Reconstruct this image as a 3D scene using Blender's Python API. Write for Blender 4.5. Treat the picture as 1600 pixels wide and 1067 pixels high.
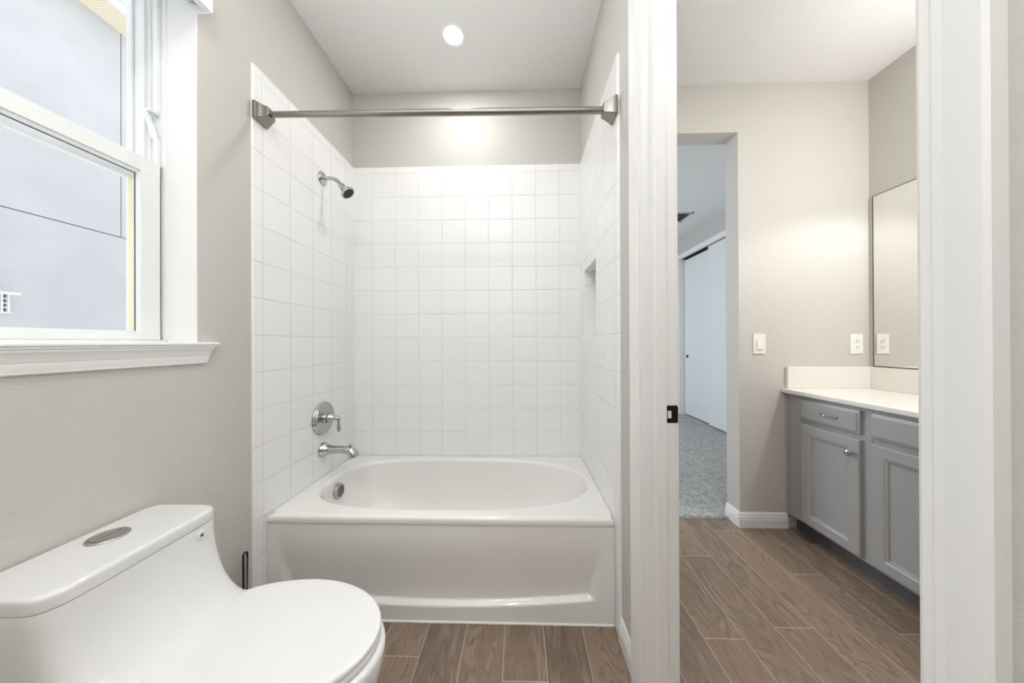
import bpy, bmesh, math, random
from mathutils import Vector, Matrix

random.seed(7)
for o in list(bpy.data.objects):
    bpy.data.objects.remove(o)
SC = bpy.context.scene
COL = SC.collection
PI = math.pi

# ------------------------------------------------------------------ camera
F_PX, CAM_H = 469.302, 1.19064
RX = Vector((0.99964857, 0.02620479, -0.00400648))
UP = Vector((0.00406701, -0.00225706, 0.99998918))
FW = Vector((-0.02619546, 0.99965405, 0.00236284))
cam = bpy.data.cameras.new('camera')
cam_ob = bpy.data.objects.new('camera', cam)
COL.objects.link(cam_ob)
cam.sensor_width = 36.0
cam.lens = F_PX / 1600.0 * 36.0
cam.clip_start = 0.01
m = Matrix.Identity(4)
for i in range(3):
    m[i][0], m[i][1], m[i][2] = RX[i], UP[i], -FW[i]
m[0][3], m[1][3], m[2][3] = 0.0, 0.0, CAM_H
cam_ob.matrix_world = m
SC.camera = cam_ob

# ------------------------------------------------------------------ light
SC.view_settings.view_transform = 'Standard'
SC.view_settings.look = 'None'
SC.view_settings.exposure = 0.31
SC.view_settings.gamma = 1.0
world = bpy.data.worlds.new('sky')
SC.world = world
world.use_nodes = True
bg = world.node_tree.nodes['Background']
bg.inputs[0].default_value = (0.97, 0.98, 1.0, 1)
bg.inputs[1].default_value = 1.55


def light(name, kind, loc, power, color=(1, 1, 1), size=0.1, size_y=None, aim=None, spot=None, blend=0.3, spread=None):
    l = bpy.data.lights.new(name, kind)
    l.energy = power
    l.color = color
    if kind == 'AREA':
        l.shape = 'RECTANGLE' if size_y else 'DISK'
        l.size = size
        if size_y:
            l.size_y = size_y
        if spread:
            l.spread = spread
    else:
        l.shadow_soft_size = size
    if spot:
        l.spot_size, l.spot_blend = spot, blend
    o = bpy.data.objects.new(name, l)
    COL.objects.link(o)
    o.location = loc
    if aim is not None:
        d = Vector(aim) - Vector(loc)
        o.rotation_euler = d.to_track_quat('-Z', 'Y').to_euler()
    return o


WARM = (1.0, 0.99, 0.97)
# second downlight of the room, in the ceiling above the camera
light('room_downlight', 'AREA', (-0.35, 0.02, 2.840), 5.0, WARM, 0.13, aim=(-0.35, 0.02, 0))
# added fill light aimed up behind the camera, lifts ceiling and walls
light('added_bounce_fill', 'SPOT', (-0.20, -0.12, 1.50), 150.0, (0.94, 0.975, 1.0), 0.22, aim=(-0.28, -0.55, 2.85), spot=math.radians(162), blend=1.0)
# vanity lamps above the mirror, beside the doorway
light('vanity_lamp', 'SPOT', (2.09, 1.25, 2.32), 14.0, (1.0, 0.985, 0.955), 0.05, aim=(2.09, 1.25, 0), spot=math.radians(136), blend=0.3)
light('vanity_glow', 'POINT', (2.07, 0.90, 2.22), 20.0, (1.0, 0.985, 0.97), 0.09)
light('added_vanity_fill', 'AREA', (0.85, 0.75, 2.840), 8.0, (1.0, 0.98, 0.95), 0.13, aim=(0.95, 0.75, 0))  # added overhead fill, brightens the grey cabinet fronts
# daylight of the bedroom window, in the bedroom's far side wall
light('bedroom_daylight', 'AREA', (-1.15, 4.0, 1.55), 48.0, (0.84, 0.92, 1.0), 1.8, 1.6, aim=(2.6, 4.0, 1.3))

# ------------------------------------------------------------------ node helpers


class NT:
    def __init__(self, name):
        self.mat = bpy.data.materials.new(name)
        self.mat.use_nodes = True
        self.t = self.mat.node_tree
        self.b = self.t.nodes['Principled BSDF']

    def n(self, typ, **kw):
        nd = self.t.nodes.new(typ)
        for k, v in kw.items():
            setattr(nd, k, v)
        return nd

    def put(self, sock, v):
        if v is None:
            return
        if hasattr(v, 'is_linked') or isinstance(v, bpy.types.NodeSocket):
            self.t.links.new(v, sock)
        else:
            sock.default_value = v

    def math(self, op, a, b=None, c=None):
        nd = self.n('ShaderNodeMath', operation=op)
        for s, v in zip(nd.inputs, (a, b, c)):
            self.put(s, v)
        return nd.outputs[0]

    def pos(self):
        g = self.n('ShaderNodeNewGeometry')
        s = self.n('ShaderNodeSeparateXYZ')
        self.t.links.new(g.outputs['Position'], s.inputs[0])
        return g.outputs['Position'], s.outputs

    def noise(self, vec, scale, detail=3, rough=0.5, dist=0.0):
        nd = self.n('ShaderNodeTexNoise')
        self.put(nd.inputs['Vector'], vec)
        nd.inputs['Scale'].default_value = scale
        nd.inputs['Detail'].default_value = detail
        nd.inputs['Roughness'].default_value = rough
        nd.inputs['Distortion'].default_value = dist
        return nd.outputs['Fac']

    def mix(self, fac, a, b, mode='MIX'):
        nd = self.n('ShaderNodeMix', data_type='RGBA', blend_type=mode)
        self.put(nd.inputs['Factor'], fac)
        self.put(nd.inputs['A'], a) if False else None
        ia = [s for s in nd.inputs if s.name == 'A' and s.type == 'RGBA'][0]
        ib = [s for s in nd.inputs if s.name == 'B' and s.type == 'RGBA'][0]
        self.put(ia, a)
        self.put(ib, b)
        return [s for s in nd.outputs if s.type == 'RGBA'][0]

    def ramp(self, fac, stops):
        nd = self.n('ShaderNodeValToRGB')
        cr = nd.color_ramp
        while len(cr.elements) < len(stops):
            cr.elements.new(0.5)
        for e, (p, c) in zip(cr.elements, stops):
            e.position = p
            e.color = c
        self.put(nd.inputs[0], fac)
        return nd.outputs[0]

    def smooth(self, x, lo, hi):
        nd = self.n('ShaderNodeMapRange', interpolation_type='SMOOTHSTEP')
        self.put(nd.inputs[0], x)
        nd.inputs[1].default_value = lo
        nd.inputs[2].default_value = hi
        return nd.outputs[0]

    def combine(self, x, y, z):
        nd = self.n('ShaderNodeCombineXYZ')
        for s, v in zip(nd.inputs, (x, y, z)):
            self.put(s, v)
        return nd.outputs[0]

    def bump(self, h, strength=0.3, dist=0.002):
        nd = self.n('ShaderNodeBump')
        nd.inputs['Strength'].default_value = strength
        nd.inputs['Distance'].default_value = dist
        self.put(nd.inputs['Height'], h)
        self.t.links.new(nd.outputs[0], self.b.inputs['Normal'])

    def set(self, color=None, rough=None, metal=None, spec=None, coat=None):
        self.put(self.b.inputs['Base Color'], color)
        self.put(self.b.inputs['Roughness'], rough)
        self.put(self.b.inputs['Metallic'], metal)
        if spec is not None:
            self.b.inputs['Specular IOR Level'].default_value = spec
        if coat is not None:
            self.b.inputs['Coat Weight'].default_value = coat
            self.b.inputs['Coat Roughness'].default_value = 0.06
        return self


def C(r, g, b):
    f = lambda v: ((v / 255.0) / 12.92) if v / 255.0 <= 0.04045 else (((v / 255.0) + 0.055) / 1.055) ** 2.4
    return (f(r), f(g), f(b), 1)


def plain(name, col, rough=0.5, metal=0.0, spec=0.5, coat=None, tex=None):
    """tex = (scale, bump distance)"""
    k = NT(name).set(col, rough, metal, spec, coat)
    if tex:
        v, _ = k.pos()
        k.bump(k.noise(v, tex[0], 4, 0.6), 0.5, tex[1])
    return k.mat


def wall_paint(name, col, dist=0.0022, scale=95):
    k = NT(name)
    v, _ = k.pos()
    h1 = k.noise(v, scale, 3, 0.55)
    h2 = k.noise(v, scale * 0.35, 2, 0.5)
    k.bump(k.math('ADD', h1, k.math('MULTIPLY', h2, 0.8)), 0.55, dist)
    k.set(col, 0.55, 0, 0.35)
    return k.mat


M = {}
M['wall'] = wall_paint('greige_wall_paint', C(205, 202, 196.5))
M['bedwall'] = wall_paint('bedroom_wall_paint', C(200, 198, 194))
M['ceiling'] = wall_paint('white_ceiling_texture', C(238, 238, 236), 0.003, 55)
M['trim'] = plain('white_trim_paint', C(241, 241, 240), 0.30)
M['vinyl'] = plain('white_window_vinyl', C(240, 241, 242), 0.35)
M['porcelain'] = plain('white_porcelain', C(224, 224, 223), 0.10, 0, 0.5, coat=0.4)
M['seat'] = plain('white_seat_plastic', C(225, 225, 226), 0.22, 0, 0.5)
M['acrylic'] = plain('white_tub_acrylic', C(240, 239, 236), 0.16, 0, 0.5, coat=0.2)
M['caulk'] = plain('white_caulk', C(240, 240, 238), 0.6)
M['chrome'] = plain('polished_chrome', C(188, 189, 191), 0.07, 1.0)
M['chrome_dull'] = plain('dull_chrome', C(186, 186, 184), 0.36, 1.0)
M['nickel'] = plain('brushed_nickel', C(150, 146, 139), 0.24, 1.0)
M['dark_rubber'] = plain('dark_rubber', C(40, 40, 42), 0.5)
M['black'] = plain('black_metal', C(14, 14, 15), 0.35, 0.3)
M['gap'] = plain('dark_gap', C(46, 46, 48), 0.8)
M['cab'] = plain('grey_cabinet_paint', C(164, 164, 165), 0.28)
M['toe'] = plain('shade_toned_toe_kick', C(92, 92, 95), 0.5)  # recess shade under the cabinets is put into this colour
M['counter'] = plain('white_cultured_marble', C(238, 234, 228), 0.14, 0, 0.5)
M['plate'] = plain('white_plastic_plate', C(243, 241, 236), 0.28)
M['slot'] = plain('dark_slot', C(70, 66, 62), 0.6)
M['shade'] = plain('grey_shade_fabric', C(196, 197, 198), 0.6)
M['cream'] = plain('cream_stucco', C(246, 243, 226), 0.8, tex=(120, 0.002))
M['closet'] = plain('white_closet_door_paint', C(232, 235, 237), 0.30, tex=(35, 0.0004))
M['screen'] = plain('yellowed_screen_track', C(240, 234, 200), 0.6)
M['ventgrey'] = plain('white_vent_metal', C(205, 207, 208), 0.4)
M['ventdark'] = plain('shaded_vent_plastic', C(120, 118, 130), 0.7)
M['house_white'] = plain('white_fascia', C(245, 245, 245), 0.5)
M['mirror'] = plain('mirror_silver', (0.86, 0.87, 0.85, 1), 0.0, 1.0)
M['mirror_edge'] = plain('mirror_edge', C(74, 72, 66), 0.3, 0.6)

# tile ---------------------------------------------------------------------
TS, R0 = 0.1546, 2.3044


def tile_mat(name, axis, off):
    k = NT(name)
    v, s = k.pos()
    u = s[axis]
    z = s[2]

    def dist(co, o):
        f = k.math('FRACT', k.math('DIVIDE', k.math('SUBTRACT', co, o), TS))
        return k.math('MULTIPLY', k.math('MINIMUM', f, k.math('SUBTRACT', 1.0, f)), TS)
    d = k.math('MINIMUM', dist(u, off), dist(z, R0))
    colm = k.smooth(d, 0.0009, 0.0020)
    hgt = k.smooth(d, 0.0008, 0.0045)
    col = k.mix(colm, C(231, 230, 228), C(248, 248, 247))
    # every tile leans a hair its own way
    cu = k.math('FLOOR', k.math('DIVIDE', k.math('SUBTRACT', u, off), TS))
    cz = k.math('FLOOR', k.math('DIVIDE', k.math('SUBTRACT', z, R0), TS))
    wn = k.n('ShaderNodeTexWhiteNoise', noise_dimensions='3D')
    k.put(wn.inputs['Vector'], k.combine(cu, cz, 3.3))
    sp = k.n('ShaderNodeSeparateXYZ')
    k.t.links.new(wn.outputs['Color'], sp.inputs[0])
    tilt = k.math('ADD', k.math('MULTIPLY', k.math('SUBTRACT', sp.outputs[0], 0.5), k.math('MULTIPLY', u, 3.0)),
                  k.math('MULTIPLY', k.math('SUBTRACT', sp.outputs[1], 0.5), k.math('MULTIPLY', z, 3.0)))
    wav = k.noise(v, 9, 1, 0.4)
    h = k.math('ADD', k.math('ADD', hgt, k.math('MULTIPLY', wav, 1.2)), k.math('MULTIPLY', tilt, 1.0))
    k.bump(h, 0.8, 0.0011)
    k.set(col, k.math('SUBTRACT', 0.5, k.math('MULTIPLY', colm, 0.31)), 0, 0.5)
    return k.mat


XL, XR, YB = -1.0965, 0.3935, 1.960          # tile faces
WL, WR, WB = -1.105, 0.403, 1.969            # wall faces
ZC = 2.848
M['tile_side'] = tile_mat('white_square_wall_tile_side', 1, 1.2556)
M['tile_back'] = tile_mat('white_square_wall_tile_back', 0, XL + 0.122)


def wood_floor():
    k = NT('wood_look_plank_tile')
    v, s = k.pos()
    W, L = 0.16, 0.92
    px = k.math('DIVIDE', k.math('SUBTRACT', s[0], 0.0935), W)
    ci = k.math('FLOOR', px)
    fx = k.math('FRACT', px)
    wn = k.n('ShaderNodeTexWhiteNoise', noise_dimensions='1D')
    k.put(wn.inputs['W'], ci)
    py = k.math('ADD', k.math('DIVIDE', s[1], L), k.math('ADD', k.math('MULTIPLY', ci, 0.37), k.math('ADD', k.math('MULTIPLY', wn.outputs['Value'], 0.22), 0.185)))
    cj = k.math('FLOOR', py)
    fy = k.math('FRACT', py)
    dx = k.math('MULTIPLY', k.math('MINIMUM', fx, k.math('SUBTRACT', 1.0, fx)), W)
    dy = k.math('MULTIPLY', k.math('MINIMUM', fy, k.math('SUBTRACT', 1.0, fy)), L)
    d = k.math('MINIMUM', dx, dy)
    plank = k.smooth(d, 0.0008, 0.0020)
    w2 = k.n('ShaderNodeTexWhiteNoise', noise_dimensions='2D')
    k.put(w2.inputs['Vector'], k.combine(ci, cj, 0))
    rnd = w2.outputs['Value']
    # grain in plank space, stretched along the plank
    gx = k.math('ADD', k.math('MULTIPLY', s[0], 1.0), k.math('MULTIPLY', rnd, 13.0))
    gy = k.math('ADD', k.math('MULTIPLY', s[1], 0.10), k.math('MULTIPLY', rnd, 7.0))
    gv = k.combine(gx, gy, rnd)
    fine = k.noise(gv, 150, 4, 0.65, 0.6)
    gv2 = k.combine(gx, k.math('MULTIPLY', gy, 2.6), rnd)
    broad = k.noise(gv2, 14, 4, 0.55, 1.4)
    # cathedral rings
    ring = k.math('SINE', k.math('MULTIPLY', k.noise(k.combine(gx, k.math('MULTIPLY', gy, 3.2), rnd), 5.5, 2, 0.45, 0.5), 95.0))
    ringm = k.math('MULTIPLY', k.smooth(ring, 0.1, 1.0), k.smooth(broad, 0.42, 0.62))
    base = k.ramp(rnd, [(0.0, C(106, 90, 81)), (0.3, C(132, 113, 97)), (0.65, C(148, 128, 111)), (1.0, C(120, 105, 95))])
    c1 = k.mix(k.smooth(broad, 0.35, 0.72), base, C(154, 135, 119))
    c2 = k.mix(k.math('MULTIPLY', k.smooth(fine, 0.50, 0.70), 0.60), c1, C(86, 72, 63))
    c3 = k.mix(k.math('MULTIPLY', ringm, 0.42), c2, C(76, 64, 56))
    col = k.mix(plank, C(188, 179, 170), c3)
    h = k.math('ADD', k.math('MULTIPLY', plank, 1.0), k.math('MULTIPLY', fine, -0.35))
    k.bump(h, 0.6, 0.0012)
    k.set(col, k.math('ADD', 0.34, k.math('MULTIPLY', fine, 0.16)), 0, 0.45)
    return k.mat


M['floor'] = wood_floor()


def carpet():
    k = NT('grey_carpet_pile')
    v, s = k.pos()
    a = k.noise(v, 120, 3, 0.7)
    b = k.noise(v, 22, 3, 0.6)
    f = k.math('ADD', k.math('MULTIPLY', a, 0.75), k.math('MULTIPLY', b, 0.25))
    col = k.ramp(f, [(0.36, C(130, 131, 131)), (0.5, C(190, 191, 189)), (0.62, C(226, 226, 223))])
    k.bump(a, 1.0, 0.01)
    k.set(col, 0.95, 0, 0.1)
    return k.mat


M['carpet'] = carpet()


def stucco():
    k = NT('pale_grey_stucco')
    v, s = k.pos()
    n1 = k.noise(v, 60, 4, 0.6)
    n2 = k.noise(v, 2.2, 3, 0.5)
    col = k.mix(k.smooth(n2, 0.35, 0.65), C(207, 209, 214), C(214, 216, 221))
    k.bump(n1, 0.6, 0.004)
    k.set(col, 0.85, 0, 0.2)
    return k.mat


M['stucco'] = stucco()


def soffit_mat():
    k = NT('perforated_cream_soffit')
    v, s = k.pos()
    P = 0.016
    fx = k.math('SUBTRACT', k.math('FRACT', k.math('DIVIDE', s[0], P)), 0.5)
    fy = k.math('SUBTRACT', k.math('FRACT', k.math('DIVIDE', s[1], P)), 0.5)
    r = k.math('SQRT', k.math('ADD', k.math('MULTIPLY', fx, fx), k.math('MULTIPLY', fy, fy)))
    col = k.mix(k.smooth(r, 0.18, 0.28), C(206, 192, 158), C(250, 240, 214))
    k.set(col, 0.6)
    return k.mat


M['soffit'] = soffit_mat()


def glass():
    k = NT('window_glass')
    t = k.t
    out = t.nodes['Material Output']
    tr = k.n('ShaderNodeBsdfTransparent')
    tr.inputs[0].default_value = (0.97, 0.98, 0.98, 1)
    gl = k.n('ShaderNodeBsdfGlossy')
    gl.inputs['Roughness'].default_value = 0.0
    lw = k.n('ShaderNodeLayerWeight')
    lw.inputs[0].default_value = 0.5
    fres = k.math('ADD', 0.02, k.math('MULTIPLY', k.math('POWER', lw.outputs['Facing'], 5.0), 0.6))
    mx = k.n('ShaderNodeMixShader')
    t.links.new(fres, mx.inputs[0])
    t.links.new(tr.outputs[0], mx.inputs[1])
    t.links.new(gl.outputs[0], mx.inputs[2])
    t.links.new(mx.outputs[0], out.inputs[0])
    return k.mat


M['glass'] = glass()


def emissive(name, col, s):
    k = NT(name)
    k.set((0.8, 0.8, 0.8, 1), 0.4)
    k.b.inputs['Emission Color'].default_value = col
    k.b.inputs['Emission Strength'].default_value = s
    return k.mat


M['lens'] = emissive('lit_lamp_lens', (1, 0.97, 0.92, 1), 9.0)

# ------------------------------------------------------------------ mesh helpers


class MB:
    def __init__(self):
        self.bm = bmesh.new()

    def _new(self, verts, faces):
        vs = [self.bm.verts.new(v) for v in verts]
        fs = []
        for f in faces:
            try:
                fs.append(self.bm.faces.new([vs[i] for i in f]))
            except ValueError:
                pass
        return vs, fs

    def box(self, a, b, bevel=0.0, seg=2):
        x0, x1 = sorted((a[0], b[0]))
        y0, y1 = sorted((a[1], b[1]))
        z0, z1 = sorted((a[2], b[2]))
        v = [(x0, y0, z0), (x1, y0, z0), (x1, y1, z0), (x0, y1, z0), (x0, y0, z1), (x1, y0, z1), (x1, y1, z1), (x0, y1, z1)]
        f = [(3, 2, 1, 0), (4, 5, 6, 7), (0, 1, 5, 4), (1, 2, 6, 5), (2, 3, 7, 6), (3, 0, 4, 7)]
        vs, fs = self._new(v, f)
        if bevel > 0:
            es = set()
            for ff in fs:
                es.update(ff.edges)
            bmesh.ops.bevel(self.bm, geom=list(es), offset=bevel, segments=seg, profile=0.5, affect='EDGES')
        return self

    def loft(self, rings, cap0=True, cap1=True, closed=True):
        n = len(rings[0])
        vs = [[self.bm.verts.new(p) for p in r] for r in rings]
        m_ = n if closed else n - 1
        for i in range(len(rings) - 1):
            for j in range(m_):
                k = (j + 1) % n
                try:
                    self.bm.faces.new((vs[i][j], vs[i][k], vs[i + 1][k], vs[i + 1][j]))
                except ValueError:
                    pass
        if cap0:
            self.bm.faces.new(vs[0][::-1])
        if cap1:
            self.bm.faces.new(vs[-1])
        return self

    def tube(self, pts, r, n=14, caps=True):
        pts = [Vector(p) for p in pts]
        rs = r if isinstance(r, (list, tuple)) else [r] * len(pts)
        rings = []
        prev = None
        for i, p in enumerate(pts):
            if i == 0:
                t = pts[1] - p
            elif i == len(pts) - 1:
                t = p - pts[i - 1]
            else:
                t = (pts[i + 1] - p).normalized() + (p - pts[i - 1]).normalized()
            t.normalize()
            if prev is None:
                a = Vector((0, 0, 1)) if abs(t.z) < 0.9 else Vector((1, 0, 0))
                u = t.cross(a).normalized()
            else:
                u = (prev - t * prev.dot(t)).normalized()
            prev = u
            w = t.cross(u)
            rings.append([p + (u * math.cos(2 * PI * j / n) + w * math.sin(2 * PI * j / n)) * rs[i] for j in range(n)])
        return self.loft(rings, caps, caps)

    def lathe(self, prof, origin, axis, n=32):
        """prof: list of (distance along axis, radius)"""
        a = Vector(axis).normalized()
        h = Vector((0, 0, 1)) if abs(a.z) < 0.9 else Vector((1, 0, 0))
        u = a.cross(h).normalized()
        w = a.cross(u)
        o = Vector(origin)
        rings = [[o + a * d + (u * math.cos(2 * PI * j / n) + w * math.sin(2 * PI * j / n)) * max(r, 1e-4) for j in range(n)] for d, r in prof]
        return self.loft(rings)

    def prism(self, poly, axis, a, b):
        """poly in the two other axes (cyclic order), swept along axis"""
        def P(q, t):
            if axis == 'x':
                return (t, q[0], q[1])
            if axis == 'y':
                return (q[0], t, q[1])
            return (q[0], q[1], t)
        return self.loft([[P(q, a) for q in poly], [P(q, b) for q in poly]])

    def nested(self, y0, y1, z0, z1, x, prof, sgn=-1):
        """panel facing sgn*X: prof = list of (inset, height off x)"""
        rings = []
        for i, h in prof:
            X = x + sgn * h
            rings.append([(X, y0 + i, z0 + i), (X, y1 - i, z0 + i), (X, y1 - i, z1 - i), (X, y0 + i, z1 - i)])
        return self.loft(rings)

    def build(self, name, mat, parent=None, smooth=True, angle=35, origin=None):
        bmesh.ops.recalc_face_normals(self.bm, faces=self.bm.faces)
        me = bpy.data.meshes.new(name)
        off = Vector((0, 0, 0))
        if parent is not None:
            q = parent
            while q is not None:
                off += q.location
                q = q.parent
        elif origin is not None:
            off = Vector(origin)
        if off.length > 0:
            bmesh.ops.translate(self.bm, verts=self.bm.verts, vec=-off)
        self.bm.to_mesh(me)
        self.bm.free()
        if smooth:
            me.polygons.foreach_set('use_smooth', [True] * len(me.polygons))
            me.set_sharp_from_angle(angle=math.radians(angle))
        me.materials.append(mat)
        o = bpy.data.objects.new(name, me)
        COL.objects.link(o)
        if smooth:
            wm = o.modifiers.new('weighted_normal', 'WEIGHTED_NORMAL')
            wm.mode, wm.weight, wm.keep_sharp = 'FACE_AREA', 60, True
        if parent is not None:
            o.parent = parent
        elif origin is not None:
            o.location = origin
        return o


def thing(name, label, cat, loc, group=None):
    o = bpy.data.objects.new(name, None)
    COL.objects.link(o)
    o.location = loc
    o.empty_display_size = 0.1
    o['label'], o['category'] = label, cat
    if group:
        o['group'] = group
    return o


def tag(o, label, cat, group=None):
    o['label'], o['category'] = label, cat
    if group:
        o['group'] = group
    return o


def struct(o, label=None):
    o['kind'] = 'structure'
    if label:
        o['label'] = label
    return o


def sroot(name, loc, label):
    o = bpy.data.objects.new(name, None)
    COL.objects.link(o)
    o.location = loc
    o['kind'] = 'structure'
    o['label'] = label
    return o


# ================================================================== the room shell
XE, YN = 2.2255, -0.95                 # vanity wall face, rear wall face
XW = -1.352                             # outer face of the window wall
WY0, WY1, WZ0, WZ1 = 0.13, 1.001, 1.180, 2.46      # window hole
DY0, DY1, DZ = 0.303, 1.000, 2.45      # door hole in the partition
PR = 0.514                             # far face of the partition
NX, NY0, NY1, NZ0, NZ1 = 0.485, 1.562, 1.840, 1.2225, 1.623   # shower niche
OX0, OX1, OZ, YB2 = 0.62, 1.408, 2.537, 2.088      # bedroom opening

struct(MB().box((XW, YN - 0.1, -0.12), (XE + 0.12, 2.062, 0.0)).build('floor', M['floor']), 'brown wood look plank tile floor')
struct(MB().box((XW, YN - 0.1, ZC), (XE + 0.12, YB2, ZC + 0.1)).build('ceiling', M['ceiling']), 'white textured ceiling')

w = MB()
w.box((XW, YN - 0.1, 0), (WL, WY0, ZC)).box((XW, WY1, 0), (WL, YB2, ZC))
w.box((XW, WY0, 0), (WL, WY1, WZ0)).box((XW, WY0, WZ1), (WL, WY1, ZC))
wall_left = struct(w.build('wall_left', M['wall']), 'greige wall with the window')

w = MB()
w.box((WL - 0.02, WB, 0), (OX0, YB2, ZC)).box((OX1, WB, 0), (XE + 0.12, YB2, ZC)).box((OX0, WB, OZ), (OX1, YB2, ZC))
wall_back = struct(w.build('wall_back', M['wall']), 'greige back wall')

w = MB()
w.box((WR, YN - 0.1, 0), (PR, DY0 - 0.018, ZC)).box((WR, DY0 - 0.018, DZ), (PR, DY1 + 0.018, ZC))
w.box((WR, DY1 + 0.018, 0), (PR, NY0, ZC)).box((WR, NY1, 0), (PR, WB, ZC))
w.box((WR, NY0, 0), (PR, NY1, NZ0)).box((WR, NY0, NZ1), (PR, NY1, ZC)).box((NX + 0.008, NY0, NZ0), (PR, NY1, NZ1))
wall_right = struct(w.build('wall_right', M['wall']), 'greige partition wall with doorway')

struct(MB().box((XE, YN - 0.1, 0), (XE + 0.12, WB, ZC)).build('wall_vanity', M['wall']), 'greige wall behind the mirror')
struct(MB().box((WL, YN - 0.1, 0), (XE, YN, ZC)).build('wall_rear', M['wall']), 'greige wall behind the viewer')

# ---- tile surround, a skin on three walls
TT = R0 + 0.0446
TYL, TYR = 1.207, 1.212


def bull(mb, x0, x1, y, ztop):
    """side-wall tile skin with a rounded leading edge; x0 wall face, x1 tile face"""
    d = x1 - x0
    poly = [(x0, y), (x0 + d * 0.35, y + 0.0005), (x0 + d * 0.75, y + 0.003), (x1, y + 0.0085), (x1, YB + 0.009), (x0, YB + 0.009)]
    return mb.prism(poly, 'z', 0, ztop)


t = bull(MB(), WL, XL, TYL, TT)
t.build('wall_tile', M['tile_side'], wall_left, angle=60)
MB().box((XL, YB, 0), (XR, WB, TT)).build('wall_tile', M['tile_back'], wall_back)
t = MB()
d = XR - WR
pl = [(WR, TYR), (WR + d * 0.35, TYR + 0.0005), (WR + d * 0.75, TYR + 0.003), (XR, TYR + 0.0085), (XR, NY0), (WR, NY0)]
t.prism(pl, 'z', 0, TT)
t.box((XR, NY1, 0), (WR, WB, TT)).box((XR, NY0, 0), (WR, NY1, NZ0)).box((XR, NY0, NZ1), (WR, NY1, TT))
t.build('wall_tile', M['tile_side'], wall_right, angle=60)
n_ = MB()
n_.box((NX, NY0, NZ0), (NX + 0.008, NY1, NZ1))                       # back
n_.box((WR, NY0 - 0.0, NZ0), (NX, NY0 + 0.006, NZ1)).box((WR, NY1 - 0.006, NZ0), (NX, NY1, NZ1))
n_.box((WR, NY0 + 0.006, NZ0), (NX, NY1 - 0.006, NZ0 + 0.006)).box((WR, NY0 + 0.006, NZ1 - 0.006), (NX, NY1 - 0.006, NZ1))
n_.build('shower_niche', M['tile_side'], wall_right)

# ---- baseboards (stacked profile), out = direction away from the wall


def base_prof(x, out, h=0.095):
    q = [(0, 0), (0.014, 0), (0.014, h * 0.55), (0.012, h * 0.60), (0.0125, h * 0.70), (0.009, h * 0.78), (0.009, h * 0.86), (0.005, h * 0.97), (0.003, h), (0, h)]
    return [(x + out * a, b) for a, b in q]


struct(MB().prism(base_prof(WR, -1), 'y', 1.070, TYR).build('baseboard_right', M['trim'], angle=12), 'white baseboard beside the door casing')
b = MB().prism(base_prof(WB, -1), 'x', OX1 - 0.014, 1.70)
struct(b.build('baseboard_back', M['trim'], angle=12), 'white baseboard under the light switch')
struct(MB().prism(base_prof(OX1, -1), 'y', WB - 0.001, YB2).build('baseboard_opening', M['trim'], angle=12), 'white baseboard wrapping into the bedroom opening')
struct(MB().prism(base_prof(WL, 1), 'y', YN, TYL).build('baseboard_left', M['trim'], angle=12), 'white baseboard behind the toilet')

# ================================================================== doorway (frame without its door)
door = sroot('door_1', (WR, DY1, 0), 'white cased doorway to the vanity room')


def casing_prof(y_in, y_out):
    """polygon in x,y on the toilet-room side; thick at the outer edge"""
    s = 1 if y_out > y_in else -1
    wd = abs(y_out - y_in)
    q = [(0, 0), (0.008, 0), (0.0105, 0.004), (0.0105, wd * 0.22), (0.0125, wd * 0.28), (0.0125, wd * 0.42), (0.015, wd * 0.60), (0.0165, wd * 0.75), (0.017, wd * 0.86), (0.017, wd - 0.003), (0.014, wd), (0, wd)]
    return [(WR - a, y_in + s * c) for a, c in q]


MB().prism(casing_prof(1.006, 1.072), 'z', 0, 2.50).build('door_casing', M['trim'], door, angle=12)
MB().prism(casing_prof(0.3085, 0.2575), 'z', 0, 2.50).build('door_casing', M['trim'], door, angle=12)
hd = [(z - DY1 + DZ, x) for x, z in casing_prof(1.006, 1.072)]
MB().loft([[(q[1], yy, q[0]) for q in hd] for yy in (0.25, 1.072)]).build('door_head_casing', M['trim'], door, angle=50)
MB().box((WR - 0.0005, DY1, 0), (PR + 0.001, DY1 + 0.018, DZ), 0.001).build('door_jamb', M['trim'], door)
MB().box((WR - 0.0005, DY0 - 0.018, 0), (PR + 0.001, DY0, DZ), 0.001).build('door_jamb', M['trim'], door)
MB().box((WR, DY0, DZ - 0.02), (PR, DY1, DZ)).build('door_head_jamb', M['trim'], door)
st = [(0.4405, DY1), (0.4405, DY1 - 0.0085), (0.4435, DY1 - 0.0115), (0.476, DY1 - 0.0115), (0.476, DY1)]
MB().prism(st, 'z', 0, DZ - 0.02).build('door_stop', M['trim'], door)
st = [(a, DY0 + (DY1 - c)) for a, c in st]
MB().prism(st, 'z', 0, DZ - 0.02).build('door_stop', M['trim'], door)
MB().prism([(2 * WR + (PR - WR) - a, c) for a, c in casing_prof(1.006, 1.072)], 'z', 0, 2.5).build('door_casing', M['trim'], door, angle=12)
# black strike plate round the latch hole, lip turned over the jamb edge
sp = MB()
y = DY1 - 0.0016
sp.box((0.479, y, 0.924), (0.5155, DY1, 0.939), 0.0012)
sp.box((0.479, y, 0.964), (0.5155, DY1, 0.981), 0.0012)
sp.box((0.479, y, 0.9385), (0.4835, DY1, 0.9645), 0.0006)
sp.box((0.4965, y, 0.9385), (0.5155, DY1, 0.9645), 0.0006)
sp.box((0.513, y, 0.928), (0.5175, DY1 + 0.012, 0.977), 0.0012)
spo = sp.build('strike_plate', M['black'], door)
spo['label'] = 'black metal strike plate'

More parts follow.
